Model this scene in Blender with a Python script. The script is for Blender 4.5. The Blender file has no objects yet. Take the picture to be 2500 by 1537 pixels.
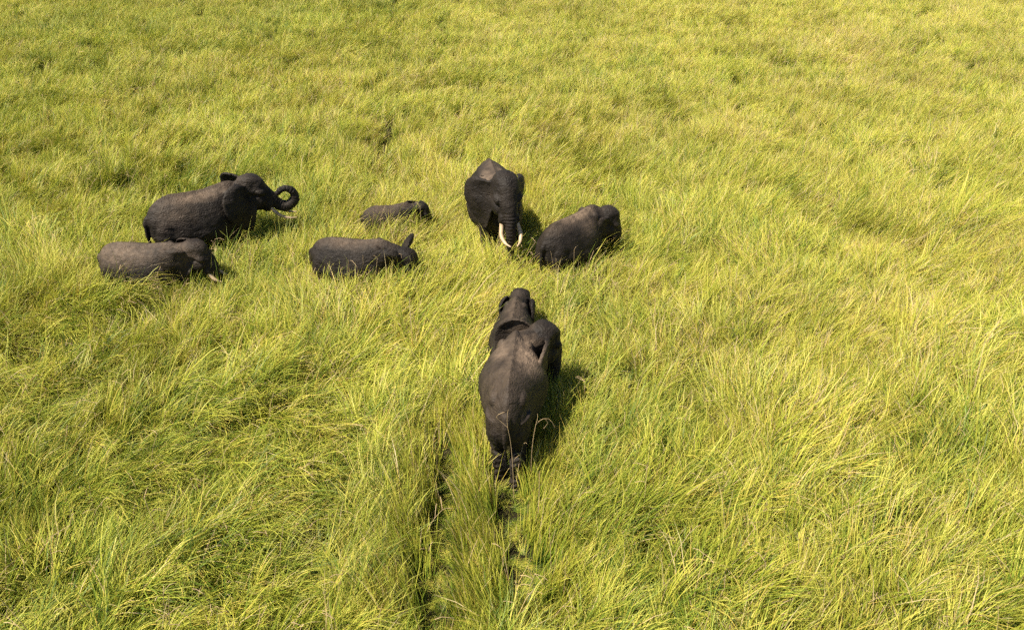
import bpy, bmesh, math
import numpy as np
from mathutils import Vector, Matrix

R = math.radians
scene = bpy.context.scene
C = scene.collection

# ------------------------------------------------------------------ camera
CAM_H = 11.3
cam_d = bpy.data.cameras.new('camera')
cam = bpy.data.objects.new('camera', cam_d)
C.objects.link(cam)
cam.location = (0, 0, CAM_H)
cam.rotation_euler = (R(90 - 34), 0, 0)
cam_d.sensor_width = 36
cam_d.lens = 26
cam_d.clip_start = 0.1
cam_d.clip_end = 4000
scene.camera = cam

# ------------------------------------------------------------------ sky, sun, exposure
SUN_EL, SUN_AZ = 59, -112          # azimuth measured clockwise from +Y (away from the camera)
world = bpy.data.worlds.new('World')
scene.world = world
world.use_nodes = True
wn = world.node_tree
bg = wn.nodes['Background']
sky = wn.nodes.new('ShaderNodeTexSky')
sky.sky_type = 'NISHITA'
sky.sun_disc = False
sky.sun_elevation = R(SUN_EL)
sky.sun_rotation = R(SUN_AZ)
sky.altitude = 900
wn.links.new(sky.outputs[0], bg.inputs[0])
bg.inputs[1].default_value = 0.05
sun_d = bpy.data.lights.new('sun', 'SUN')
sun = bpy.data.objects.new('sun', sun_d)
C.objects.link(sun)
sun_d.energy = 4.6
sun_d.angle = R(0.6)
sun_d.color = (1.0, 0.92, 0.78)
sdir = Vector((math.sin(R(SUN_AZ)) * math.cos(R(SUN_EL)), math.cos(R(SUN_AZ)) * math.cos(R(SUN_EL)), math.sin(R(SUN_EL))))
sun.rotation_euler = (-sdir).to_track_quat('-Z', 'Y').to_euler()
sun.location = (-30, 20, 40)
vs = scene.view_settings
vs.view_transform = 'Standard'
vs.look = 'None'
vs.gamma = 1.0
vs.use_curve_mapping = False
vs.exposure = 1.12
scene.cycles.use_denoising = False
scene.cycles.use_adaptive_sampling = True
scene.cycles.adaptive_threshold = 0.09
scene.cycles.max_bounces = 3
scene.cycles.diffuse_bounces = 2
scene.cycles.transmission_bounces = 2
scene.cycles.glossy_bounces = 2
GRASS = True

# ------------------------------------------------------------------ helpers
def vnoise(x, y, seed, cell):
    """smooth value noise, 0..1, for arrays of world coordinates"""
    g = np.random.default_rng(seed).random((256, 256))
    x = np.asarray(x, float) / cell + 100.3; y = np.asarray(y, float) / cell + 57.7
    i = np.floor(x).astype(int); j = np.floor(y).astype(int)
    fx = x - i; fy = y - j
    fx = fx * fx * (3 - 2 * fx); fy = fy * fy * (3 - 2 * fy)
    i0, i1, j0, j1 = i % 256, (i + 1) % 256, j % 256, (j + 1) % 256
    return (g[i0, j0] * (1 - fx) * (1 - fy) + g[i1, j0] * fx * (1 - fy) + g[i0, j1] * (1 - fx) * fy + g[i1, j1] * fx * fy)

def fbm(x, y, seed, cell, octaves=3):
    v = 0; a = 1; t = 0
    for k in range(octaves):
        v = v + a * vnoise(x, y, seed + 31 * k, cell / 2 ** k); t += a; a *= 0.55
    return v / t

def catmull(P, n):
    """resample rows of P (control stations) smoothly to n rows"""
    P = np.asarray(P, float); m = len(P)
    t = np.linspace(0, m - 1 - 1e-9, n); i = t.astype(int); f = (t - i)[:, None]
    g = lambda k: P[np.clip(k, 0, m - 1)]
    p0, p1, p2, p3 = g(i - 1), g(i), g(i + 1), g(i + 2)
    return 0.5 * (2 * p1 + (p2 - p0) * f + (2 * p0 - 5 * p1 + 4 * p2 - p3) * f ** 2 + (3 * p1 - p0 - 3 * p2 + p3) * f ** 3)

def node(nt, typ, **kw):
    n = nt.nodes.new(typ)
    for k, v in kw.items():
        setattr(n, k, v)
    return n

class Shell:
    """collects closed overlapping volumes that are then fused into one skin"""
    def __init__(self):
        self.v = []; self.f = []
    def rings(self, rings):
        n = len(rings[0]); b = len(self.v)
        for r in rings:
            self.v.extend([tuple(p) for p in r])
        for k in range(len(rings) - 1):
            for j in range(n):
                a = b + k * n + j; c = b + k * n + (j + 1) % n
                self.f.append((a, c, c + n, a + n))
        self.f.append(tuple(b + j for j in reversed(range(n))))
        e = b + (len(rings) - 1) * n
        self.f.append(tuple(e + j for j in range(n)))
    def tube(self, st, n=24, seg=18, M=None, side=(0, 1, 0)):
        """st rows: x,y,z, half width (sideways), half depth"""
        S = catmull(st, n)
        T = np.gradient(S[:, :3], axis=0); T /= np.linalg.norm(T, axis=1)[:, None] + 1e-9
        out = []
        sd = np.array(side, float)
        for k in range(n):
            w = sd - T[k] * (sd @ T[k]); w /= np.linalg.norm(w) + 1e-9
            u = np.cross(T[k], w)
            a = np.linspace(0, 2 * np.pi, seg, endpoint=False)
            ring = S[k, :3] + np.outer(np.cos(a) * S[k, 3], w) + np.outer(np.sin(a) * S[k, 4], u)
            out.append(ring)
        if M is not None:
            out = [xf(M, r) for r in out]
        self.rings(out)
    def ball(self, c, r, M=None, rot=0.0):
        ph = np.linspace(0.05, np.pi - 0.05, 14); a = np.linspace(0, 2 * np.pi, 20, endpoint=False)
        cr, sr = math.cos(rot), math.sin(rot)
        out = []
        for p in ph[::-1]:
            q = np.stack([np.cos(a) * math.sin(p) * r[0], np.sin(a) * math.sin(p) * r[1], np.full_like(a, math.cos(p) * r[2])], 1)
            q = np.stack([q[:, 0] * cr + q[:, 2] * sr, q[:, 1], -q[:, 0] * sr + q[:, 2] * cr], 1) + np.array(c)
            out.append(xf(M, q) if M is not None else q)
        self.rings(out)
    def slab(self, top, bot):
        """closed sheet from two grids of points, shape (a, b, 3)"""
        na, nb = top.shape[:2]; b = len(self.v)
        self.v.extend([tuple(p) for p in top.reshape(-1, 3)]); self.v.extend([tuple(p) for p in bot.reshape(-1, 3)])
        o = na * nb
        idx = lambda i, j: b + i * nb + j
        for i in range(na - 1):
            for j in range(nb - 1):
                self.f.append((idx(i, j), idx(i + 1, j), idx(i + 1, j + 1), idx(i, j + 1)))
                self.f.append((o + idx(i, j), o + idx(i, j + 1), o + idx(i + 1, j + 1), o + idx(i + 1, j)))
        edge = [(i, 0) for i in range(na)] + [(na - 1, j) for j in range(1, nb)] + [(i, nb - 1) for i in range(na - 2, -1, -1)] + [(0, j) for j in range(nb - 2, 0, -1)]
        for k in range(len(edge)):
            p, q = edge[k], edge[(k + 1) % len(edge)]
            self.f.append((idx(*p), o + idx(*p), o + idx(*q), idx(*q)))

def xf(M, P):
    A = np.array(M)
    return np.asarray(P) @ A[:3, :3].T + A[:3, 3]

# ------------------------------------------------------------------ materials
def mat(name):
    m = bpy.data.materials.new(name); m.use_nodes = True
    nt = m.node_tree
    return m, nt, nt.nodes['Principled BSDF']

def skin_material():
    m, nt, p = mat('elephant_skin')
    L = nt.links.new
    tc = node(nt, 'ShaderNodeTexCoord')
    n1 = node(nt, 'ShaderNodeTexNoise'); n1.inputs['Scale'].default_value = 2.2; n1.inputs['Detail'].default_value = 6; n1.inputs['Roughness'].default_value = 0.62
    n2 = node(nt, 'ShaderNodeTexNoise'); n2.inputs['Scale'].default_value = 7; n2.inputs['Detail'].default_value = 5
    L(tc.outputs['Object'], n1.inputs['Vector']); L(tc.outputs['Object'], n2.inputs['Vector'])
    r1 = node(nt, 'ShaderNodeValToRGB')
    e = r1.color_ramp.elements
    e[0].position = 0.3; e[0].color = (0.0088, 0.0068, 0.0056, 1)
    e[1].position = 0.72; e[1].color = (0.032, 0.0247, 0.0190, 1)
    L(n1.outputs['Fac'], r1.inputs['Fac'])
    at = node(nt, 'ShaderNodeAttribute', attribute_name='dust_and_light')  # dust patches plus the highlight painted along the backs
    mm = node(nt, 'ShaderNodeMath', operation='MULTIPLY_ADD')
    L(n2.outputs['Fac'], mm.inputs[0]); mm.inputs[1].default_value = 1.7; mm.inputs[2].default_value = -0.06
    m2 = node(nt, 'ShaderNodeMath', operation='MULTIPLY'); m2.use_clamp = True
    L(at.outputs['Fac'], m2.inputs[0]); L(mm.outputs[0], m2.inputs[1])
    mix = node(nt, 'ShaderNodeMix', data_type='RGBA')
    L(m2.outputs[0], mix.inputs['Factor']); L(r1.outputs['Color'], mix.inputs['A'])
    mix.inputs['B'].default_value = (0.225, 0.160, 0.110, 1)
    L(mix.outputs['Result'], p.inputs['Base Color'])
    p.inputs['Roughness'].default_value = 0.58
    p.inputs['Specular IOR Level'].default_value = 0.18
    # wrinkles: crossing creases stretched round the body, and fine cracks
    mp = node(nt, 'ShaderNodeMapping'); mp.inputs['Scale'].default_value = (9, 9, 15)
    L(tc.outputs['Object'], mp.inputs['Vector'])
    w1 = node(nt, 'ShaderNodeTexNoise'); w1.inputs['Scale'].default_value = 1.0; w1.inputs['Detail'].default_value = 4; w1.inputs['Distortion'].default_value = 1.2
    L(mp.outputs[0], w1.inputs['Vector'])
    vo = node(nt, 'ShaderNodeTexVoronoi', feature='DISTANCE_TO_EDGE'); vo.inputs['Scale'].default_value = 17
    L(tc.outputs['Object'], vo.inputs['Vector'])
    vm = node(nt, 'ShaderNodeMath', operation='MULTIPLY'); vm.inputs[1].default_value = 1.6; vm.use_clamp = True
    L(vo.outputs['Distance'], vm.inputs[0])
    b1 = node(nt, 'ShaderNodeBump'); b1.inputs['Strength'].default_value = 0.6; b1.inputs['Distance'].default_value = 0.06
    L(w1.outputs['Fac'], b1.inputs['Height'])
    b2 = node(nt, 'ShaderNodeBump'); b2.inputs['Strength'].default_value = 0.4; b2.inputs['Distance'].default_value = 0.02
    L(vm.outputs[0], b2.inputs['Height']); L(b1.outputs[0], b2.inputs['Normal'])
    L(b2.outputs[0], p.inputs['Normal'])
    return m

def plain(name, col, rough, spec=0.4, noise=0.0, scale=10):
    m, nt, p = mat(name)
    p.inputs['Roughness'].default_value = rough
    p.inputs['Specular IOR Level'].default_value = spec
    n = node(nt, 'ShaderNodeTexNoise'); n.inputs['Scale'].default_value = scale; n.inputs['Detail'].default_value = 4
    tc = node(nt, 'ShaderNodeTexCoord'); nt.links.new(tc.outputs['Object'], n.inputs['Vector'])
    r = node(nt, 'ShaderNodeValToRGB'); e = r.color_ramp.elements
    e[0].position = 0.3; e[1].position = 0.7
    e[0].color = tuple(c * (1 - noise) for c in col) + (1,); e[1].color = tuple(min(1, c * (1 + noise)) for c in col) + (1,)
    nt.links.new(n.outputs['Fac'], r.inputs['Fac']); nt.links.new(r.outputs['Color'], p.inputs['Base Color'])
    return m

SKIN = skin_material()
IVORY = plain('ivory', (0.46, 0.335, 0.205), 0.45, 0.5, 0.25, 9)
EYE = plain('eye_dark', (0.012, 0.008, 0.006), 0.12, 0.6, 0.2, 40)
HAIR = plain('tail_hair', (0.012, 0.010, 0.009), 0.6, 0.3, 0.3, 60)

# ------------------------------------------------------------------ ground
def ground_sheet():
    m, nt, p = mat('matted_soil')
    L = nt.links.new
    tc = node(nt, 'ShaderNodeTexCoord')
    n = node(nt, 'ShaderNodeTexNoise'); n.inputs['Scale'].default_value = 3.0; n.inputs['Detail'].default_value = 8
    L(tc.outputs['Object'], n.inputs['Vector'])
    r = node(nt, 'ShaderNodeValToRGB'); e = r.color_ramp.elements
    e[0].position = 0.35; e[0].color = (0.012, 0.010, 0.005, 1); e[1].position = 0.7; e[1].color = (0.035, 0.030, 0.012, 1)
    L(n.outputs['Fac'], r.inputs['Fac']); L(r.outputs['Color'], p.inputs['Base Color'])
    p.inputs['Roughness'].default_value = 0.95; p.inputs['Specular IOR Level'].default_value = 0.1
    b = node(nt, 'ShaderNodeBump'); b.inputs['Strength'].default_value = 0.8; b.inputs['Distance'].default_value = 0.1
    L(n.outputs['Fac'], b.inputs['Height']); L(b.outputs[0], p.inputs['Normal'])
    me = bpy.data.meshes.new('ground')
    xs = [-3000, -120, -60, -30, 0, 30, 60, 120, 3000]; ys = [-3000, -60, 0, 30, 60, 120, 240, 3000]
    me.from_pydata([(x, y, 0) for y in ys for x in xs], [],
                   [(j * 9 + i, j * 9 + i + 1, (j + 1) * 9 + i + 1, (j + 1) * 9 + i) for j in range(len(ys) - 1) for i in range(8)])
    o = bpy.data.objects.new('ground', me); C.objects.link(o); me.materials.append(m)
    o['kind'] = 'structure'; o['label'] = 'dark matted soil under the tall grass'
    return o
ground_sheet()

# ------------------------------------------------------------------ elephants
def smooth_part(name, verts, faces, material, parent):
    me = bpy.data.meshes.new(name); me.from_pydata([tuple(v) for v in verts], [], faces); me.update()
    me.polygons.foreach_set('use_smooth', [True] * len(me.polygons)); me.materials.append(material)
    o = bpy.data.objects.new(name, me); C.objects.link(o); o.parent = parent
    return o

TORSO = [  # x, z top, z bottom, half width, z of the widest level
    (-1.45, 1.95, 1.50, 0.12, 1.70), (-1.38, 2.14, 1.25, 0.30, 1.62), (-1.20, 2.33, 1.06, 0.47, 1.55), (-0.95, 2.46, 0.96, 0.60, 1.50),
    (-0.6, 2.50, 0.88, 0.73, 1.42), (-0.2, 2.45, 0.82, 0.79, 1.36), (0.2, 2.42, 0.82, 0.76, 1.38), (0.55, 2.47, 0.90, 0.64, 1.45),
    (0.85, 2.50, 1.00, 0.50, 1.56), (1.08, 2.44, 1.18, 0.40, 1.68), (1.25, 2.34, 1.40, 0.31, 1.80)]

EAR_EDGE = [(0.02, .40), (.16, .52), (.38, .57), (.62, .50), (.80, .32), (.88, .05), (.84, -.22), (.70, -.48), (.54, -.70), (.38, -.84), (.26, -.80), (.14, -.58), (.04, -.36)]
TRUNK_DOWN = [(.62, 0, .02, .25, .26), (.80, 0, -.22, .215, .22), (.93, 0, -.55, .165, .17), (.98, 0, -.95, .135, .135), (.96, 0, -1.35, .11, .11), (.90, 0, -1.70, .09, .09), (.90, 0, -1.95, .075, .075)]

def elephant(name, loc, heading, scale, label, yaw=0, pitch=0, neck=(1.20, 0, 1.98), trunk=TRUNK_DOWN, ears=((15, 1), (15, 1)),
             tusk=0.0, dust_and_light=(), head=1.0, stance=(0, 0, 0, 0), torso_mod=None, tail_side=0.0, voxel=0.022, slim=1.0, roll=0, hip=.31, rear=1.0, tall=1.0, tusk_in=0.0):
    root = bpy.data.objects.new(name, None); C.objects.link(root)
    root.location = (loc[0], loc[1], 0); root.rotation_euler = (0, 0, R(heading)); root.scale = (scale, scale, scale * tall)
    root.empty_display_size = 0.3
    root['label'] = label; root['category'] = 'elephant'; root['group'] = 'elephants in the tall grass'
    S = Shell()
    # torso: egg shaped rings with a low spine ridge
    T = np.array(TORSO, float)
    if torso_mod: T = torso_mod(T)
    T = catmull(T, 44)
    rings = []
    for x, zt, zb, hw, zc in T:
        a = np.linspace(0, 2 * np.pi, 40, endpoint=False)
        ca, sa = np.cos(a), np.sin(a)
        y = hw * slim * np.sign(ca) * np.abs(ca) ** np.where(sa > 0, 1.12, 0.90)
        z = np.where(sa > 0, zc + (zt - zc) * np.abs(sa) ** 1.12, zc - (zc - zb) * np.abs(sa) ** 0.9)
        z = z + np.where(sa > 0, 0.055 * np.exp(-(y / 0.06) ** 2) * np.clip((hw - 0.2) * 3, 0, 1), 0)
        rings.append(np.stack([np.full_like(a, x), y, z], 1))
    S.rings(rings)
    # shoulder and hip masses
    for s in (-1, 1):
        S.ball((0.66, s * 0.34 * slim, 1.50), (0.36, 0.25, 0.60))
        S.ball((-0.96, s * hip, 1.45), (0.42, 0.08 + .70 * hip, 0.64))
        S.ball((-0.84, s * .26, 2.10), (.26, .14, .17))               # hip bone
        S.ball((0.80, s * .27, 2.02), (.17, .15, .40))                # shoulder blade
    # legs
    fx = [(0.74, stance[0]), (0.74, stance[1])]
    for (x, dx), s in zip(fx, (1, -1)):
        S.tube([(x, s * .38, 1.75, .20, .30), (x - .02, s * .40, 1.35, .20, .27), (x + dx * .4, s * .40, .95, .175, .20), (x + dx * .7, s * .38, .55, .155, .165), (x + dx, s * .37, .18, .15, .16), (x + dx + .02, s * .37, 0.0, .185, .20)], 18, 16)
    for dx, s in zip(stance[2:], (1, -1)):
        S.tube([(-.92, s * hip, 1.80, .26, .42), (-.90, s * (hip + .03), 1.35, .24, .38), (-.84 + dx * .4, s * (hip + .02), .95, .19, .25), (-.98 + dx * .8, s * hip, .48, .15, .17), (-1.0 + dx, s * hip, .18, .145, .16), (-.97 + dx, s * hip, 0.0, .18, .20)], 18, 16)
    # tail
    ts = tail_side
    tail = [(-1.38, 0, 2.02, .10, .10), (-1.50, .01 + ts * .1, 1.80, .075, .07), (-1.53, .02 + ts * .4, 1.45, .05, .05), (-1.50, .02 + ts * .8, 1.10, .036, .036), (-1.48, .02 + ts, .85, .03, .03)]
    S.tube(tail, 16, 10)
    # head
    H = Matrix.Translation(Vector(neck)) @ Matrix.Rotation(R(yaw), 4, 'Z') @ Matrix.Rotation(R(pitch), 4, 'Y') @ Matrix.Rotation(R(roll), 4, 'X') @ Matrix.Scale(head, 4)
    hp = lambda *p: np.array(H @ Vector(p))
    n0 = np.array((0.62, 0, 1.86)); n2 = hp(0.24, 0, 0.10); n1 = (np.array((1.0, 0, 1.93)) * 0.6 + hp(-.05, 0, 0.05) * 0.4)
    S.tube([(*n0, .46, .52), (*n1, .36, .45), (*n2, .31 * head, .42 * head)], 12, 24)
    S.ball((.36, 0, .26), (.42, .335, .36), H, R(18))
    for s in (-1, 1):
        S.ball((.40, s * .12, .38), (.28, .17, .21), H, R(20))       # domed crown
        S.ball((.60, s * .235, .11), (.17, .11, .10), H, R(35))     # brow
        S.ball((.50, s * .22, -.16), (.24, .12, .22), H, R(10))      # cheekbone
        S.ball((.76, s * .165, -.36), (.13, .085, .17), H, R(25))    # tusk sheath
        S.ball((.26, s * .24, -.12), (.20, .12, .30), H)             # jaw muscle
    S.ball((.58, 0, .06), (.28, .255, .40), H, R(-20))
    S.ball((.40, 0, -.34), (.36, .20, .17), H, R(14))
    S.ball((.66, 0, -.50), (.15, .09, .10), H, R(30))                # lower lip
    S.tube(trunk, 40, 18, H)
    # ears
    for (phi, sz, *more), s in zip(ears, (1, -1)):
        cup = more[0] if more else 0.10
        lift = more[1] if len(more) > 1 else 0.0
        na, nb = 15, 21
        E = catmull(np.array(EAR_EDGE), nb) * sz
        if len(more) > 2: E[:, 1] = np.where(E[:, 1] > 0, E[:, 1] * more[2], E[:, 1] - .06)
        t = np.linspace(0, 1, nb)
        A = np.stack([.20 + .16 * t, np.full(nb, s * .27), (.40 - .66 * t)], 1)
        b0 = .40 - .66 * t
        ph = R(phi)
        ea = np.array((-math.cos(ph), s * math.sin(ph), 0)); en = np.array((math.sin(ph), s * math.cos(ph), 0)); ez = np.array((0, 0, 1.0))
        lf = R(lift)
        ea2 = ea * math.cos(lf) + ez * math.sin(lf); ez2 = -ea * math.sin(lf) + ez * math.cos(lf)
        top = np.zeros((na, nb, 3)); bot = np.zeros((na, nb, 3))
        for i in range(na):
            u = i / (na - 1)
            a = E[:, 0] * u; b = (E[:, 1] - b0) * u
            fold = cup * (np.sin(u * 2.4) - 0.75 * u * u) + 0.025 * u * np.sin(t * 17 + s) + 0.02 * u * np.sin(u * 9 + t * 6)
            fold = fold - 0.16 * np.clip(0.22 - t, 0, 1) / 0.22 * u ** 2       # upper edge rolls back
            base = A + np.outer(a, ea2) + np.outer(b, ez2) + np.outer(fold, en)
            th = 0.026 * (1 + 0.35 * u * u)
            top[i] = base + en * th; bot[i] = base - en * th
        if s > 0: top, bot = bot, top
        S.slab(xf(H, top.reshape(-1, 3)).reshape(na, nb, 3), xf(H, bot.reshape(-1, 3)).reshape(na, nb, 3))
    # fuse everything into one skin
    if rear != 1: S.v = [(x * rear if x < 0 else x, y, z) for x, y, z in S.v]; tail = [(q[0] * rear,) + q[1:] for q in tail]
    me = bpy.data.meshes.new('raw'); me.from_pydata(S.v, [], S.f); me.update()
    bm = bmesh.new(); bm.from_mesh(me); bmesh.ops.recalc_face_normals(bm, faces=bm.faces); bm.to_mesh(me); bm.free()
    tmp = bpy.data.objects.new('raw', me); C.objects.link(tmp)
    md = tmp.modifiers.new('fuse', 'REMESH'); md.mode = 'VOXEL'; md.voxel_size = voxel; md.use_smooth_shade = True
    sm = tmp.modifiers.new('soft', 'SMOOTH'); sm.factor = 0.5; sm.iterations = 6
    dg = bpy.context.evaluated_depsgraph_get(); dg.update()
    body_me = bpy.data.meshes.new_from_object(tmp.evaluated_get(dg))
    bpy.data.objects.remove(tmp); bpy.data.meshes.remove(me)
    nv = len(body_me.vertices)
    co = np.empty(nv * 3); body_me.vertices.foreach_get('co', co); co = co.reshape(-1, 3)
    no = np.empty(nv * 3); body_me.vertex_normals.foreach_get('vector', no); no = no.reshape(-1, 3)
    # trunk rings
    Tk = catmull(trunk, 120); Tw = xf(H, Tk[:, :3]); Tr = (Tk[:, 3]) * head
    arc = np.concatenate([[0], np.cumsum(np.linalg.norm(np.diff(Tw, axis=0), axis=1))])
    near = np.linalg.norm(co - Tw[60], axis=1) < 2.5
    ids = np.nonzero(near)[0]
    d = np.linalg.norm(co[ids][:, None, :] - Tw[None, ::2], axis=2)
    k = d.argmin(1) * 2; dm = d.min(1)
    w = np.clip(1.25 - dm / Tr[k], 0, 0.25) / 0.25 * np.clip((arc[k] - 0.22) / 0.2, 0, 1)
    co[ids] += no[ids] * (w * 0.009 * np.sin(arc[k] * 2 * np.pi / 0.085))[:, None]
    # hollow temples and eye sockets
    Hi = H.inverted(); hl = xf(Hi, co)
    for s in (-1, 1):
        for c, r, dp in (((.42, s * .27, .30), .12, .06), ((.68, s * .27, .0), .07, .03), ((.30, s * .30, .02), .10, .04), ((.62, s * .20, -.28), .10, .03)):
            co -= no * (dp * np.exp(-((hl - np.array(c)) ** 2).sum(1) / r ** 2))[:, None]
    # low folds and lumps on flank, thighs and legs
    lump = (fbm(co[:, 0] * 1.0 + co[:, 1], co[:, 2] * 1.6, 5, 0.42, 3) - 0.5)
    fold = np.sin(co[:, 2] * 46 + 9 * fbm(co[:, 0] + 3 * co[:, 1], co[:, 2], 9, 0.35, 2) + 5 * co[:, 0])
    low = np.clip((1.55 - co[:, 2]) / 0.6, 0, 1) * np.clip((-0.3 - co[:, 0]) / 0.3, 0, 1)
    ribs = np.sin(co[:, 0] * 15 + 2 * co[:, 2]) * np.clip(1 - np.abs(co[:, 0] + 0.15) / 0.6, 0, 1) * np.clip(1 - np.abs(co[:, 2] - 1.7) / 0.5, 0, 1)
    co += no * (0.055 * lump + 0.012 * fold * low + 0.004 * ribs)[:, None]
    body_me.vertices.foreach_set('co', co.ravel())
    at = body_me.attributes.new('dust_and_light', 'FLOAT', 'POINT')
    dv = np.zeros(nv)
    for c, r, k_ in list(dust_and_light) + [((0, 0, 2.5), (1.7, .5, .4), .32)]:  # shared last entry paints a brown sunlit highlight onto every back
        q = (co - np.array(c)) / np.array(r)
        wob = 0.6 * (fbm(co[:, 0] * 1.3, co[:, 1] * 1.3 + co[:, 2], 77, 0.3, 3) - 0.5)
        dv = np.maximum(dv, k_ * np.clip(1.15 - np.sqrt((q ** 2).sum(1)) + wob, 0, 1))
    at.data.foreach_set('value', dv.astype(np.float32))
    body_me.update()
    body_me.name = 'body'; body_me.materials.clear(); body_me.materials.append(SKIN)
    body = bpy.data.objects.new('body', body_me); C.objects.link(body); body.parent = root
    # eyes
    for s in (-1, 1):
        sh = Shell(); sh.ball((.685, s * .262, .03), (.036, .030, .036), H)
        smooth_part('eye', sh.v, sh.f, EYE, root)
    # tusks
    if tusk:
        for s in (-1, 1):
            t = tusk
            st = [(.76, s * .17, -.36, .055, .055), (.84, s * .19, -.52, .054, .054), (.94 + .1 * t, s * (.215 + .03 * t), -.60 - .16 * t, .05, .05),
                  (1.02 + .34 * t, s * (.215 + .03 * t), -.64 - .30 * t, .036, .036), (1.08 + .56 * t, s * (.20 - tusk_in), -.65 - .33 * t, .010, .010)]
            if tusk_in: st[3] = st[3][:1] + (s * (.22 - .35 * tusk_in),) + st[3][2:]
            sh = Shell(); sh.tube(st, 22, 12, H)
            smooth_part('tusk', sh.v, sh.f, IVORY, root)
    # tail tuft: a brush of separate bristles
    rng = np.random.default_rng(len(name) + int(heading * 7) % 97)
    V = []; F = []
    for k in range(46):
        b0 = np.array(tail[-1][:3]) + rng.normal(0, .014, 3) + (0, 0, rng.uniform(-.05, .16))
        tip = b0 + np.array((rng.normal(0, .05), rng.normal(0, .05), -rng.uniform(.12, .34)))
        mid = (b0 + tip) / 2 + rng.normal(0, .012, 3)
        wv = np.array((rng.normal(), rng.normal(), 0)); wv = wv / np.linalg.norm(wv) * .006
        i = len(V); V += [b0 - wv, b0 + wv, mid - wv, mid + wv, tip]
        F += [(i, i + 1, i + 3, i + 2), (i + 2, i + 3, i + 4)]
    smooth_part('tail_tuft', V, F, HAIR, root)
    return root

TRUNK_CURL = [(.62, 0, .02, .25, .26), (.82, 0, -.20, .20, .21), (1.00, 0, -.42, .165, .17), (1.17, 0, -.54, .155, .16), (1.38, 0, -.50, .14, .14),
              (1.53, 0, -.32, .135, .135), (1.48, 0, -.08, .12, .12), (1.30, 0, .02, .10, .10), (1.13, 0, -.04, .085, .085), (1.05, 0, -.13, .07, .07)]
TRUNK_FEED = [(.62, 0, .02, .25, .26), (.78, 0, -.24, .21, .22), (.86, 0, -.58, .16, .165), (.84, 0, -.92, .13, .13), (.74, 0, -1.22, .105, .105), (.58, 0, -1.42, .085, .085), (.45, 0, -1.46, .075, .075)]

def sloped(rear):
    """a back that falls away behind the shoulders"""
    def f(T):
        k = np.clip((0.5 - T[:, 0]) / 1.9, 0, 1)[:, None]
        T[:, 1:2] -= rear * k
        return T
    return f

def barrel(T):
    """widest over the ribs, narrow behind"""
    T[:, 3] = (.10, .22, .33, .43, .56, .70, .80, .74, .50, .37, .30)
    T[:, 4] = (1.70, 1.64, 1.60, 1.60, 1.62, 1.64, 1.64, 1.62, 1.62, 1.68, 1.80)
    return T

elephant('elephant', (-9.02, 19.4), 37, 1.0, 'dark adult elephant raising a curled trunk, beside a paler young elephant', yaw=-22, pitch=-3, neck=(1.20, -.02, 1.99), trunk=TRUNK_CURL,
         ears=((34, 1.1, .05, 16, .62), (48, 1.08, .14, -4)), tusk=0.7, dust_and_light=[((-.1, -.22, 2.40), (1.1, .26, .25), .7), ((-.7, -.4, 2.1), (.7, .4, .5), .3)], stance=(.1, -.1, .1, -.15))  # back dust, strengthened to paint the highlight just below the spine
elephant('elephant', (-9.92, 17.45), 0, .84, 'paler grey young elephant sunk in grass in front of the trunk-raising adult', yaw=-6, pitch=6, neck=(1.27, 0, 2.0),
         trunk=TRUNK_FEED, ears=((10, .8), (24, .9, .14)), tall=.88, tusk=0.2, dust_and_light=[((-.6, -.3, 2.3), (1.3, .7, .6), .62), ((1.2, -.2, 2.2), (.9, .5, .6), .42)], head=1.08)
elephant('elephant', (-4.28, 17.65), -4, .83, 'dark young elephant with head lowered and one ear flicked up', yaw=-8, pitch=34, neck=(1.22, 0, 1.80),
         trunk=TRUNK_FEED, tall=.9, ears=((74, .9, .05, 35), (20, .95, .13)), dust_and_light=[((-.3, -.1, 2.4), (.9, .35, .3), .45)], head=1.08)
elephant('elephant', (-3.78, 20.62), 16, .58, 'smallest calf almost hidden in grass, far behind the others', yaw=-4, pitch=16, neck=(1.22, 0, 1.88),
         trunk=TRUNK_FEED, ears=((12, .8), (10, .85)), dust_and_light=[((-.4, -.2, 2.4), (1.1, .6, .5), .4)], head=1.15, voxel=0.03)
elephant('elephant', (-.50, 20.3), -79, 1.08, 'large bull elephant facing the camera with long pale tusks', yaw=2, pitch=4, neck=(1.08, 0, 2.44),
         trunk=[(q[0], q[1], q[2], q[3] * (1 - .26 * min(1, k / 2)), q[4] * (1 - .2 * min(1, k / 2))) for k, q in enumerate(TRUNK_DOWN)], ears=((24, 1.0, .06, -8, .55), (42, 1.0, .08, -6, .7)), tusk=0.42, dust_and_light=[((.0, .26, 2.42), (.5, .3, .3), .8), ((.0, -.28, 2.42), (.5, .28, .3), .8)], slim=.98, head=1.10, tusk_in=.13, torso_mod=sloped(.04))
elephant('elephant', (1.70, 18.5), 47, .86, 'medium elephant walking away to the right with dusty tan along its back', yaw=-32, pitch=16, neck=(1.16, -.08, 1.86),
         trunk=TRUNK_DOWN, ears=((20, .8), (28, .62, .06)), dust_and_light=[((.1, 0, 2.45), (1.0, .32, .3), .95), ((.3, -.4, 2.1), (.6, .4, .4), .35)], stance=(.1, -.1, -.1, .15))
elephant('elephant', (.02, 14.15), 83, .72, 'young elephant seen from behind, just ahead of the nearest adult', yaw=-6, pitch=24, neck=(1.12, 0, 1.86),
         trunk=TRUNK_DOWN, ears=((16, .72), (26, .72)), dust_and_light=[((.4, .1, 2.45), (.6, .5, .3), .3)], head=1.16)
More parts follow.
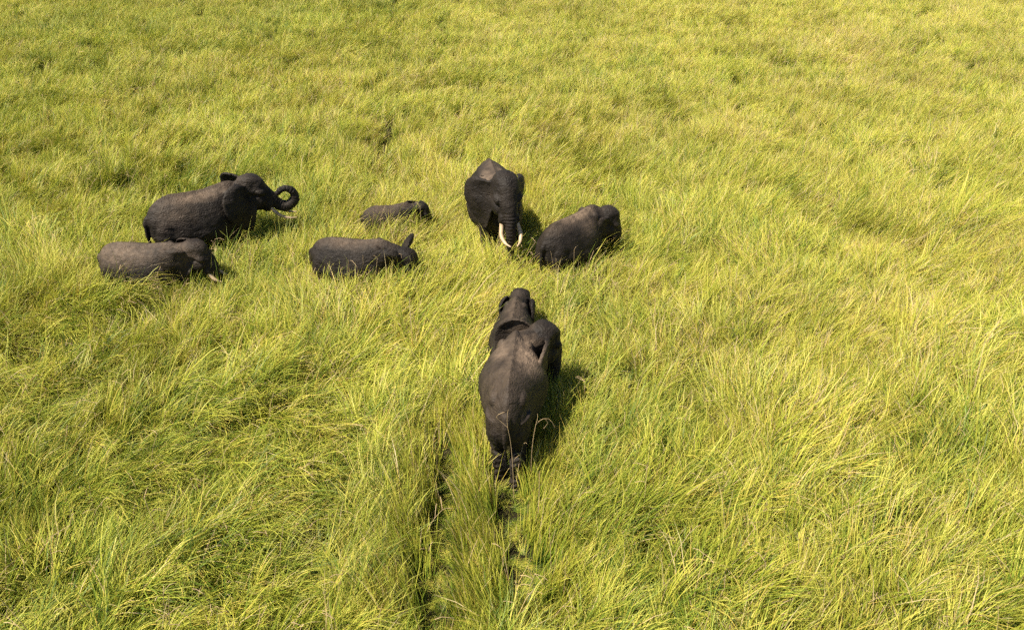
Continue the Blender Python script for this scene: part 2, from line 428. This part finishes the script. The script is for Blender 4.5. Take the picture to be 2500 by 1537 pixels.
elephant('elephant', (.0, 11.66), 85, .95, 'nearest adult elephant seen from behind with dusty tan shoulders', yaw=-46, pitch=14, neck=(1.12, -.30, 1.98),
         trunk=TRUNK_DOWN, ears=((44, .98, .03, -8), (40, .92, .05, -12)), dust_and_light=[((.35, -.32, 2.3), (.75, .42, .5), 1.0), ((.45, .28, 2.35), (.5, .3, .35), .7), ((1.35, 0, 2.35), (.4, .4, .3), .35), ((-.5, .2, 2.2), (1.2, .9, 1.0), .22)], stance=(.1, -.12, -.10, -.30), hip=.20, torso_mod=barrel, slim=.95, rear=.90, voxel=.018)

# ------------------------------------------------------------------ tall grass
def grass_material():
    m = bpy.data.materials.new('tall_grass'); m.use_nodes = True
    nt = m.node_tree; nt.nodes.clear(); L = nt.links.new
    out = node(nt, 'ShaderNodeOutputMaterial')
    bl = node(nt, 'ShaderNodeAttribute', attribute_name='blade')                 # r: chance of this blade, g: place along it
    ti = node(nt, 'ShaderNodeAttribute', attribute_name='tint'); ti.attribute_type = 'INSTANCER'
    sb = node(nt, 'ShaderNodeSeparateColor'); st = node(nt, 'ShaderNodeSeparateColor')
    L(bl.outputs['Color'], sb.inputs[0]); L(ti.outputs['Color'], st.inputs[0])
    add = node(nt, 'ShaderNodeMath', operation='MULTIPLY_ADD'); L(st.outputs[0], add.inputs[0]); add.inputs[1].default_value = 0.5; L(sb.outputs[0], add.inputs[2])
    add2 = node(nt, 'ShaderNodeMath', operation='MULTIPLY_ADD'); L(sb.outputs[1], add2.inputs[0]); add2.inputs[1].default_value = 0.42; L(add.outputs[0], add2.inputs[2])
    sub = node(nt, 'ShaderNodeMath', operation='SUBTRACT'); L(add2.outputs[0], sub.inputs[0]); sub.inputs[1].default_value = 0.50; sub.use_clamp = True
    rp = node(nt, 'ShaderNodeValToRGB'); cr = rp.color_ramp
    stops = [(0.0, (0.028, 0.062, 0.010)), (0.25, (0.138, 0.212, 0.023)), (0.55, (0.390, 0.400, 0.044)), (0.80, (0.570, 0.520, 0.098)), (0.92, (0.530, 0.375, 0.075)), (1.0, (0.520, 0.410, 0.210))]
    while len(cr.elements) < len(stops): cr.elements.new(0.5)
    for e, (p, c) in zip(cr.elements, stops): e.position = p; e.color = c + (1,)
    L(sub.outputs[0], rp.inputs['Fac'])
    hv = node(nt, 'ShaderNodeHueSaturation'); L(rp.outputs['Color'], hv.inputs['Color']); 
    vm = node(nt, 'ShaderNodeMath', operation='MULTIPLY_ADD'); L(st.outputs[1], vm.inputs[0]); vm.inputs[1].default_value = 0.5; vm.inputs[2].default_value = 0.72
    L(vm.outputs[0], hv.inputs['Value'])
    df = node(nt, 'ShaderNodeBsdfDiffuse'); tr = node(nt, 'ShaderNodeBsdfTranslucent'); gl = node(nt, 'ShaderNodeBsdfGlossy')
    gl.inputs['Roughness'].default_value = 0.5; gl.inputs['Color'].default_value = (0.8, 0.8, 0.7, 1)
    L(hv.outputs[0], df.inputs['Color']); L(hv.outputs[0], tr.inputs['Color'])
    m1 = node(nt, 'ShaderNodeMixShader'); m1.inputs[0].default_value = 0.26; L(df.outputs[0], m1.inputs[1]); L(tr.outputs[0], m1.inputs[2])
    m2 = node(nt, 'ShaderNodeMixShader'); m2.inputs[0].default_value = 0.025; L(m1.outputs[0], m2.inputs[1]); L(gl.outputs[0], m2.inputs[2])
    L(m2.outputs[0], out.inputs['Surface'])
    return m
GRASS_MAT = grass_material()

def tuft_mesh(name, seed, bend, spread, locks, per, length=(0.95, 1.55), radius=0.45, width=(0.0045, 0.0095)):
    """a tuft of arching blades, gathered in locks, that lean towards local +X"""
    rng = np.random.default_rng(seed)
    K = 5
    n = locks * per
    lk = np.repeat(np.arange(locks), per)
    r0 = radius * np.sqrt(rng.random(locks)); a0 = rng.uniform(0, 2 * np.pi, locks)
    base = np.stack([r0 * np.cos(a0), r0 * np.sin(a0), np.full(locks, -0.03)], 1)[lk]
    base[:, :2] += rng.normal(0, .055, (n, 2))
    az = rng.normal(0, spread, locks)[lk] + rng.normal(0, .20, n)
    loose = rng.random(n) < .16
    az = np.where(loose, rng.normal(0, 1.1, n), az)
    Ln = ((rng.uniform(*length, locks) * rng.uniform(.66, 1.16, locks))[lk] * rng.uniform(.72, 1.12, n)) * np.where(rng.random(n) < 0.2, 0.7, 1)
    th0 = (np.abs(rng.normal(0.10, 0.14, locks)) + 0.04)[lk] + rng.normal(0, .06, n)
    bd = bend * rng.uniform(0.6, 1.3, locks)[lk] * rng.uniform(.8, 1.2, n)
    bd = np.where(loose, bd * .5, bd)
    side = rng.normal(0, 0.38, locks)[lk] + rng.normal(0, .12, n)
    wd = rng.uniform(*width, n)
    s = np.linspace(0, 1, K)
    P = np.zeros((n, K, 3)); P[:, 0] = base
    for k in range(1, K):
        sm = (s[k] + s[k - 1]) / 2
        th = th0 + bd * sm ** 1.25
        aa = az + side * sm * 2
        d = np.stack([np.sin(th) * np.cos(aa), np.sin(th) * np.sin(aa), np.cos(th)], 1)
        P[:, k] = P[:, k - 1] + d * (Ln / (K - 1))[:, None]
    P[:, :, 2] = np.maximum(P[:, :, 2], -0.03 + rng.random((n, K)) * 0.06)
    tw = az[:, None] + np.pi / 2 + rng.normal(0, 0.7, n)[:, None] + s[None] * rng.normal(0, 0.9, n)[:, None]
    W = np.stack([np.cos(tw), np.sin(tw), 0.25 * np.sin(tw * 3)], 2)
    prof = np.array([0.8, 1.0, 0.95, 0.65, 0.0])
    hw = (wd[:, None] * prof[None])[:, :, None]
    Lf = P - W * hw; Rt = P + W * hw
    V = np.concatenate([np.stack([Lf[:, :-1], Rt[:, :-1]], 2).reshape(n, -1, 3), P[:, -1:]], 1)     # 2*(K-1)+1 per blade
    nvb = V.shape[1]
    F = []
    for b in range(n):
        o = b * nvb
        for k in range(K - 2):
            i = o + 2 * k; F.append((i, i + 1, i + 3, i + 2))
        i = o + 2 * (K - 2); F.append((i, i + 1, o + nvb - 1))
    me = bpy.data.meshes.new(name); me.from_pydata(V.reshape(-1, 3).tolist(), [], F); me.update()
    chance = np.clip(.50 * rng.random(n) + .56 * rng.random(locks)[lk] - .03, 0, 1)
    chance = np.where(rng.random(n) < .05, rng.uniform(.9, 1.1, n), chance)
    along = np.concatenate([np.repeat(s[:-1], 2), [1.0]])
    col = np.zeros((n, nvb, 4)); col[:, :, 0] = chance[:, None]; col[:, :, 1] = along[None]; col[:, :, 3] = 1
    at = me.attributes.new('blade', 'FLOAT_COLOR', 'POINT'); at.data.foreach_set('color', col.astype(np.float32).ravel())
    me.materials.append(GRASS_MAT)
    me.polygons.foreach_set('use_smooth', [True] * len(me.polygons))
    return bpy.data.objects.new(name, me)

# paths trodden through the grass: points and half width
TRAILS = [([(-1.32, 11.3), (-1.26, 10.4), (-1.18, 9.3), (-1.26, 8.2), (-1.22, 7.2)], 0.26),
          ([(-.10, 11.2), (-.10, 10.4), (-.08, 9.8)], 0.30), ([(-.08, 9.9), (.02, 9.0), (.12, 8.5), (.24, 7.8)], 0.25),
          ([(-.2, 22.2), (.15, 23.0), (.25, 23.8)], 0.24)]

def seg_dist(x, y, pts):
    best = np.full(x.shape, 1e9); side = np.zeros(x.shape); nx = np.zeros(x.shape); ny = np.zeros(x.shape)
    for (ax, ay), (bx, by) in zip(pts[:-1], pts[1:]):
        dx, dy = bx - ax, by - ay; l2 = dx * dx + dy * dy
        t = np.clip(((x - ax) * dx + (y - ay) * dy) / l2, 0, 1)
        px, py = ax + t * dx - x, ay + t * dy - y
        d = np.hypot(px, py); m = d < best
        best = np.where(m, d, best); nx = np.where(m, px / (d + 1e-6), nx); ny = np.where(m, py / (d + 1e-6), ny)
    return best, nx, ny

def build_grass():
    col = bpy.data.collections.new('tufts')
    tufts = []
    NV = 6
    BEND = ((1.00, 1.20, (.8, 1.3)), (1.45, 1.00, (.9, 1.45)), (1.95, .60, (1.05, 1.75)), (.42, .24, (.8, 1.2)))
    for sz, (locks, per, rad, wid) in enumerate(((6, 12, .15, (.0040, .0080)), (44, 14, .62, (.0042, .0086)), (110, 9, .92, (.005, .0095)))):
        for c, (bend, spr, ln) in enumerate(BEND):
            for k in range(NV):
                tufts.append(tuft_mesh('tuft_%02d' % len(tufts), 1000 * sz + 100 * c + k, bend, spr * (.62 if sz < 2 and c < 3 else 1), locks, per, ln, rad, wid))
    for o in tufts: col.objects.link(o)
    rng = np.random.default_rng(4)
    def near_things(x, y, m):
        d = np.full(x.shape, 1e9)
        for pts, hw in TRAILS: d = np.minimum(d, seg_dist(x, y, pts)[0] - hw)
        dt = d.copy()
        inside = np.zeros(x.shape, bool)
        for o in C.objects:
            if o.get('category') == 'elephant':
                a = o.rotation_euler.z; s = o.scale.x
                dx, dy = x - o.location.x, y - o.location.y
                lx = (dx * math.cos(a) + dy * math.sin(a)) / s; ly = (-dx * math.sin(a) + dy * math.cos(a)) / s
                q = np.sqrt(((lx + .05) / 1.5) ** 2 + (ly / .55) ** 2)
                inside |= q < 1
                d = np.minimum(d, (q - 1) * .55 * s)
        return d, inside, dt
    X = []; Y = []; Z = []
    for y0, y1, sp, size in ((3.2, 22, .78, 1), (22, 34, .95, 1), (34, 78, 1.28, 2)):
        w = 6.5 + .62 * y1
        gx, gy = np.meshgrid(np.arange(-w, w, sp), np.arange(y0, y1, sp))
        gx = gx.ravel() + rng.uniform(-.45, .45, gx.size) * sp; gy = gy.ravel() + rng.uniform(-.45, .45, gy.size) * sp
        k = np.abs(gx) < 6.5 + .62 * gy
        gx, gy = gx[k], gy[k]
        if size == 1:
            d, ins, dt = near_things(gx, gy, 0); k = ((d > .85) & (dt > 1.30)) & ~ins; gx, gy = gx[k], gy[k]
        X.append(gx); Y.append(gy); Z.append(np.full(gx.shape, size))
    # finer tufts round the animals and along their paths
    gx, gy = np.meshgrid(np.arange(-15, 6, .21), np.arange(5, 26, .21))
    gx = gx.ravel() + rng.uniform(-.12, .12, gx.size); gy = gy.ravel() + rng.uniform(-.12, .12, gy.size)
    d, ins, dt = near_things(gx, gy, 0); k = ((d <= 1.0) | (dt <= 1.5)) & (d > 0) & ~ins
    X.append(gx[k]); Y.append(gy[k]); Z.append(np.zeros(k.sum(), int))
    # trodden litter on the floor of the paths
    gx, gy = np.meshgrid(np.arange(-15, 6, .22), np.arange(5, 26, .22))
    gx = gx.ravel() + rng.uniform(-.08, .08, gx.size); gy = gy.ravel() + rng.uniform(-.08, .08, gy.size)
    d, ins, dt = near_things(gx, gy, 0); k = dt <= .02
    X.append(gx[k]); Y.append(gy[k]); Z.append(np.full(k.sum(), -1))
    X = np.concatenate(X); Y = np.concatenate(Y); Z = np.concatenate(Z)
    keep = np.ones(X.shape, bool)
    flow = R(28) + R(150) * (fbm(X, Y, 11, 3.6, 3) - .5) * 1.7 + R(60) * (vnoise(X, Y, 91, 1.1) - .5)
    lean = 0.36 + 2.0 * (fbm(X, Y, 23, 2.8, 3) - .5) + 0.45 * np.clip((-X) / 6, -.4, .9) * np.clip((22 - Y) / 8, 0, 1)
    near = np.clip((40 - Y) / 24, .25, 1)
    hgt = 1.05 + near * (.65 * (fbm(X, Y, 37, 2.6, 3) - .5) + .40 * (vnoise(X, Y, 53, .9) - .5))
    # dips and lodged hollows
    pit = fbm(X, Y, 67, 2.2, 2)
    hgt *= 1 - near * (1 - np.clip(0.70 + (pit - .22) * 3.0, 0.70, 1.0))
    for hx, hy, hr, hk in ((-10.3, 16.4, 1.7, .45), (-4.1, 16.4, 1.8, .42), (-.15, 18.0, 1.0, .6)):      # ranker growth on the near side of the sunk animals
        hgt *= 1 + hk * np.exp(-((X - hx) ** 2 + 1.6 * (Y - hy) ** 2) / hr ** 2)
    for hx, hy, rx, ry, hk in ((-10.6, 15.4, 1.7, .55, .68), (-12.4, 14.2, 1.5, .6, .66), (-10.4, 12.7, 1.5, .6, .62), (-8.6, 11.0, 1.2, .5, .55), (-4.9, 11.9, 1.1, .45, .6), (-2.5, 11.6, .6, .5, .5), (-6.6, 9.7, 1.2, .45, .55), (-4.0, 8.6, 1.0, .4, .5), (-7.0, 14.0, 1.0, .4, .45)):
        q = np.exp(-(((X - hx) / rx) ** 2 + ((Y - hy - .25 * (X - hx)) / ry) ** 2)); hgt *= 1 - hk * q            # lodged hollows
        lean = lean + .5 * q
    hgt *= 1 - .22 * np.clip((Y - 22) / 14, 0, 1)
    bank = np.zeros(X.shape)
    for pts, hw in TRAILS:
        d, nx, ny = seg_dist(X, Y, pts)
        keep &= (d > hw + rng.uniform(.02, .16, X.shape)) | (Z < 0)
        bank = np.where(d < hw + .6, 1, bank)           # the banks stand and part from the path
        m = d < hw + .9
        flow = np.where(m, np.where(nx > 0, np.arctan2(ny, nx) + 2.1, np.arctan2(-ny, -nx) + .4), flow); lean = np.where(m, .1, lean)
        hgt = np.where((d < hw + .5) & (nx > 0), hgt * 1.04, hgt)
    hgt = np.maximum(hgt, .34)
    X, Y, Z, flow, lean, hgt, bank = (q[keep] for q in (X, Y, Z, flow, lean, hgt, bank))
    n = len(X)
    lean = lean + rng.normal(0, .16, n)
    cls = np.where(lean < .33, 0, np.where(lean < .72, 1, 2))
    cls = np.where((bank > 0) & (Z == 0), 3, cls)
    mat_ = Z < 0; Z = np.maximum(Z, 0); cls = np.where(mat_, 2, cls)
    idx = (Z * 4 + cls) * NV + rng.integers(0, NV, n)
    scl = np.where(Z == 0, np.clip(hgt, .95, 1.38), np.minimum(hgt, 1.4)) * rng.uniform(.84, 1.18, n) * np.where(cls == 2, .95, 1)
    scl = np.where(mat_, scl * rng.uniform(.05, .16, n), scl)
    rot = np.stack([rng.normal(0, .10, n), rng.normal(0, .10, n), np.where(mat_, rng.uniform(0, 6.28, n), flow + rng.normal(0, .22, n))], 1)
    far = np.clip((Y - 20) / 45, 0, 1)
    t_g = fbm(X, Y, 41, 7, 3) * .7 + .3 * rng.random(n)
    tint = np.stack([t_g + .10 + .18 * np.clip(X / 25, -.5, 1) , .6 + .8 * (fbm(X, Y, 59, 3, 3) - .5) + rng.normal(0, .12, n), rng.random(n), np.ones(n)], 1)
    me = bpy.data.meshes.new('tall_grass')
    me.vertices.add(n)
    me.vertices.foreach_set('co', np.stack([X, Y, np.zeros(n)], 1).ravel())
    for nm, ty, fld, arr in (('rot', 'FLOAT_VECTOR', 'vector', rot), ('scl', 'FLOAT_VECTOR', 'vector', np.stack([np.where(mat_, .42, np.maximum(scl, .92))] * 2 + [scl], 1)), ('idx', 'INT', 'value', idx), ('tint', 'FLOAT_COLOR', 'color', tint)):
        at = me.attributes.new(nm, ty, 'POINT')
        at.data.foreach_set(fld, (arr.astype(np.int32) if ty == 'INT' else arr.astype(np.float32)).ravel())
    o = bpy.data.objects.new('tall_grass', me); C.objects.link(o)
    o['kind'] = 'stuff'; o['label'] = 'tall yellow-green grass bending over the whole plain'
    ng = bpy.data.node_groups.new('grow_tufts', 'GeometryNodeTree')
    ng.interface.new_socket('Geometry', in_out='INPUT', socket_type='NodeSocketGeometry'); ng.interface.new_socket('Geometry', in_out='OUTPUT', socket_type='NodeSocketGeometry')
    L = ng.links.new
    gi = node(ng, 'NodeGroupInput'); go = node(ng, 'NodeGroupOutput')
    ci = node(ng, 'GeometryNodeCollectionInfo'); ci.inputs['Collection'].default_value = col; ci.inputs['Separate Children'].default_value = True; ci.inputs['Reset Children'].default_value = True
    ip = node(ng, 'GeometryNodeInstanceOnPoints'); ip.inputs['Pick Instance'].default_value = True
    na = lambda nm, ty: (lambda q: (setattr(q, 'data_type', ty), q.inputs['Name'].__setattr__('default_value', nm), q)[2])(node(ng, 'GeometryNodeInputNamedAttribute'))
    a1, a2, a3 = na('idx', 'INT'), na('rot', 'FLOAT_VECTOR'), na('scl', 'FLOAT_VECTOR')
    er = node(ng, 'FunctionNodeEulerToRotation')
    first = lambda q: [s for s in q.outputs if s.enabled and s.name == 'Attribute'][0]
    L(gi.outputs[0], ip.inputs['Points']); L(ci.outputs[0], ip.inputs['Instance'])
    L(first(a1), ip.inputs['Instance Index']); L(first(a2), er.inputs[0]); L(er.outputs[0], ip.inputs['Rotation']); L(first(a3), ip.inputs['Scale'])
    L(ip.outputs[0], go.inputs[0])
    md = o.modifiers.new('grow', 'NODES'); md.node_group = ng
    me.materials.append(GRASS_MAT)
    print('TUFTS', n)
    return o
if GRASS:
    build_grass()

# ------------------------------------------------------------------ dry seed stalks standing over the grass
def stalk_strips(V, F, pts, w0, w1, rng):
    """a thin three-sided tube along pts"""
    n = len(pts); b = len(V)
    pts = np.asarray(pts, float)
    T = np.gradient(pts, axis=0); T /= np.linalg.norm(T, axis=1)[:, None] + 1e-9
    for k in range(n):
        u = np.cross(T[k], (.3, .9, .2)); u /= np.linalg.norm(u); v = np.cross(T[k], u)
        w = w0 + (w1 - w0) * k / (n - 1)
        for j in range(3):
            a = j * 2.0944; V.append(pts[k] + (u * math.cos(a) + v * math.sin(a)) * w)
    for k in range(n - 1):
        for j in range(3):
            i = b + 3 * k + j; i2 = b + 3 * k + (j + 1) % 3
            F.append((i, i2, i2 + 3, i + 3))

def dry_stalk(V, F, x, y, h, az, bend, rng, twigs=3):
    s = np.linspace(0, 1, 6)
    th = .08 + bend * s ** 1.6
    P = [np.array((x, y, 0.0))]
    for k in range(1, 6):
        P.append(P[-1] + np.array((math.sin(th[k]) * math.cos(az), math.sin(th[k]) * math.sin(az), math.cos(th[k]))) * h / 5)
    stalk_strips(V, F, P, .0075, .004, rng)
    for t in range(twigs):
        k = rng.integers(3, 6); p = P[k] if k < 5 else P[5]
        d = rng.normal(0, 1, 3); d[2] = abs(d[2]) * .8 + .2; d /= np.linalg.norm(d)
        q = p + d * rng.uniform(.08, .22); r = q + (d + np.array((0, 0, -.7))) * rng.uniform(.04, .12)
        stalk_strips(V, F, [p, q, r], .0045, .006, rng)

STRAW = plain('dry_straw', (0.43, 0.31, 0.17), 0.7, 0.2, 0.35, 3)
rng = np.random.default_rng(21)
V = []; F = []
spots = []
for o in [q for q in C.objects if q.get('category') == 'elephant']:
    sc_, hz = o.scale.x, o.rotation_euler.z
    half = sc_ * (1.5 * abs(math.cos(hz)) + .6 * abs(math.sin(hz))); deep = sc_ * (1.6 * abs(math.sin(hz)) + .6 * abs(math.cos(hz)))
    for k in range(20 if o.location.y > 16 else 0):                    # thickest along the camera side of the herd
        spots.append((o.location.x + rng.uniform(-1.1, 1.1) * half, o.location.y - deep - rng.uniform(-.1, .7), rng.uniform(1.2, 1.8)))
for k in range(900):
    y = 5 + 42 * rng.random() ** 1.3; x = rng.uniform(-1, 1) * (5 + .6 * y)
    spots.append((x, y, rng.uniform(1.0, 1.5)))
for x, y, h in spots:
    dry_stalk(V, F, x, y, h, rng.normal(.5, 1.2), abs(rng.normal(.45, .4)), rng, rng.integers(0, 4))
st = smooth_part('dry_stalks', V, F, STRAW, None)
st['kind'] = 'stuff'; st['label'] = 'thin dry seed stalks scattered through the grass'

def forked_stalk(label, loc, stem, forks):
    V = []; F = []
    stalk_strips(V, F, catmull(stem, 9), .007, .005, rng)
    for f in forks: stalk_strips(V, F, catmull(f, 6), .005, .004, rng)
    o = smooth_part('dry_stalk', V, F, STRAW, None)
    o.location = loc; o['label'] = label; o['category'] = 'stalk'; o['group'] = 'forked dry stalks'
forked_stalk('forked dry stalk standing before the middle of the nearest adult rump', (-.02, 10.15, 0),
             [(.06, 0, 0), (.04, 0, .8), (.0, .02, 1.5), (-.06, .03, 1.92)], [[(-.06, .03, 1.92), (-.16, .05, 2.03), (-.28, .08, 2.15), (-.12, .08, 2.26)], [(-.06, .03, 1.92), (-.07, .05, 2.1), (-.05, .06, 2.34)]])
forked_stalk('forked dry stalk arching over at the right of the nearest adult rump', (.42, 10.45, 0),
             [(-.02, 0, 0), (-.04, 0, .7), (-.02, .0, 1.3), (.03, .02, 1.72)], [[(.03, .02, 1.72), (.06, .02, 1.86), (.06, .03, 2.0)], [(.03, .02, 1.72), (.14, .03, 1.86), (.3, .05, 1.84), (.4, .06, 1.62)], [(.2, .04, 1.86), (.26, .05, 1.75), (.18, .05, 1.6)]])
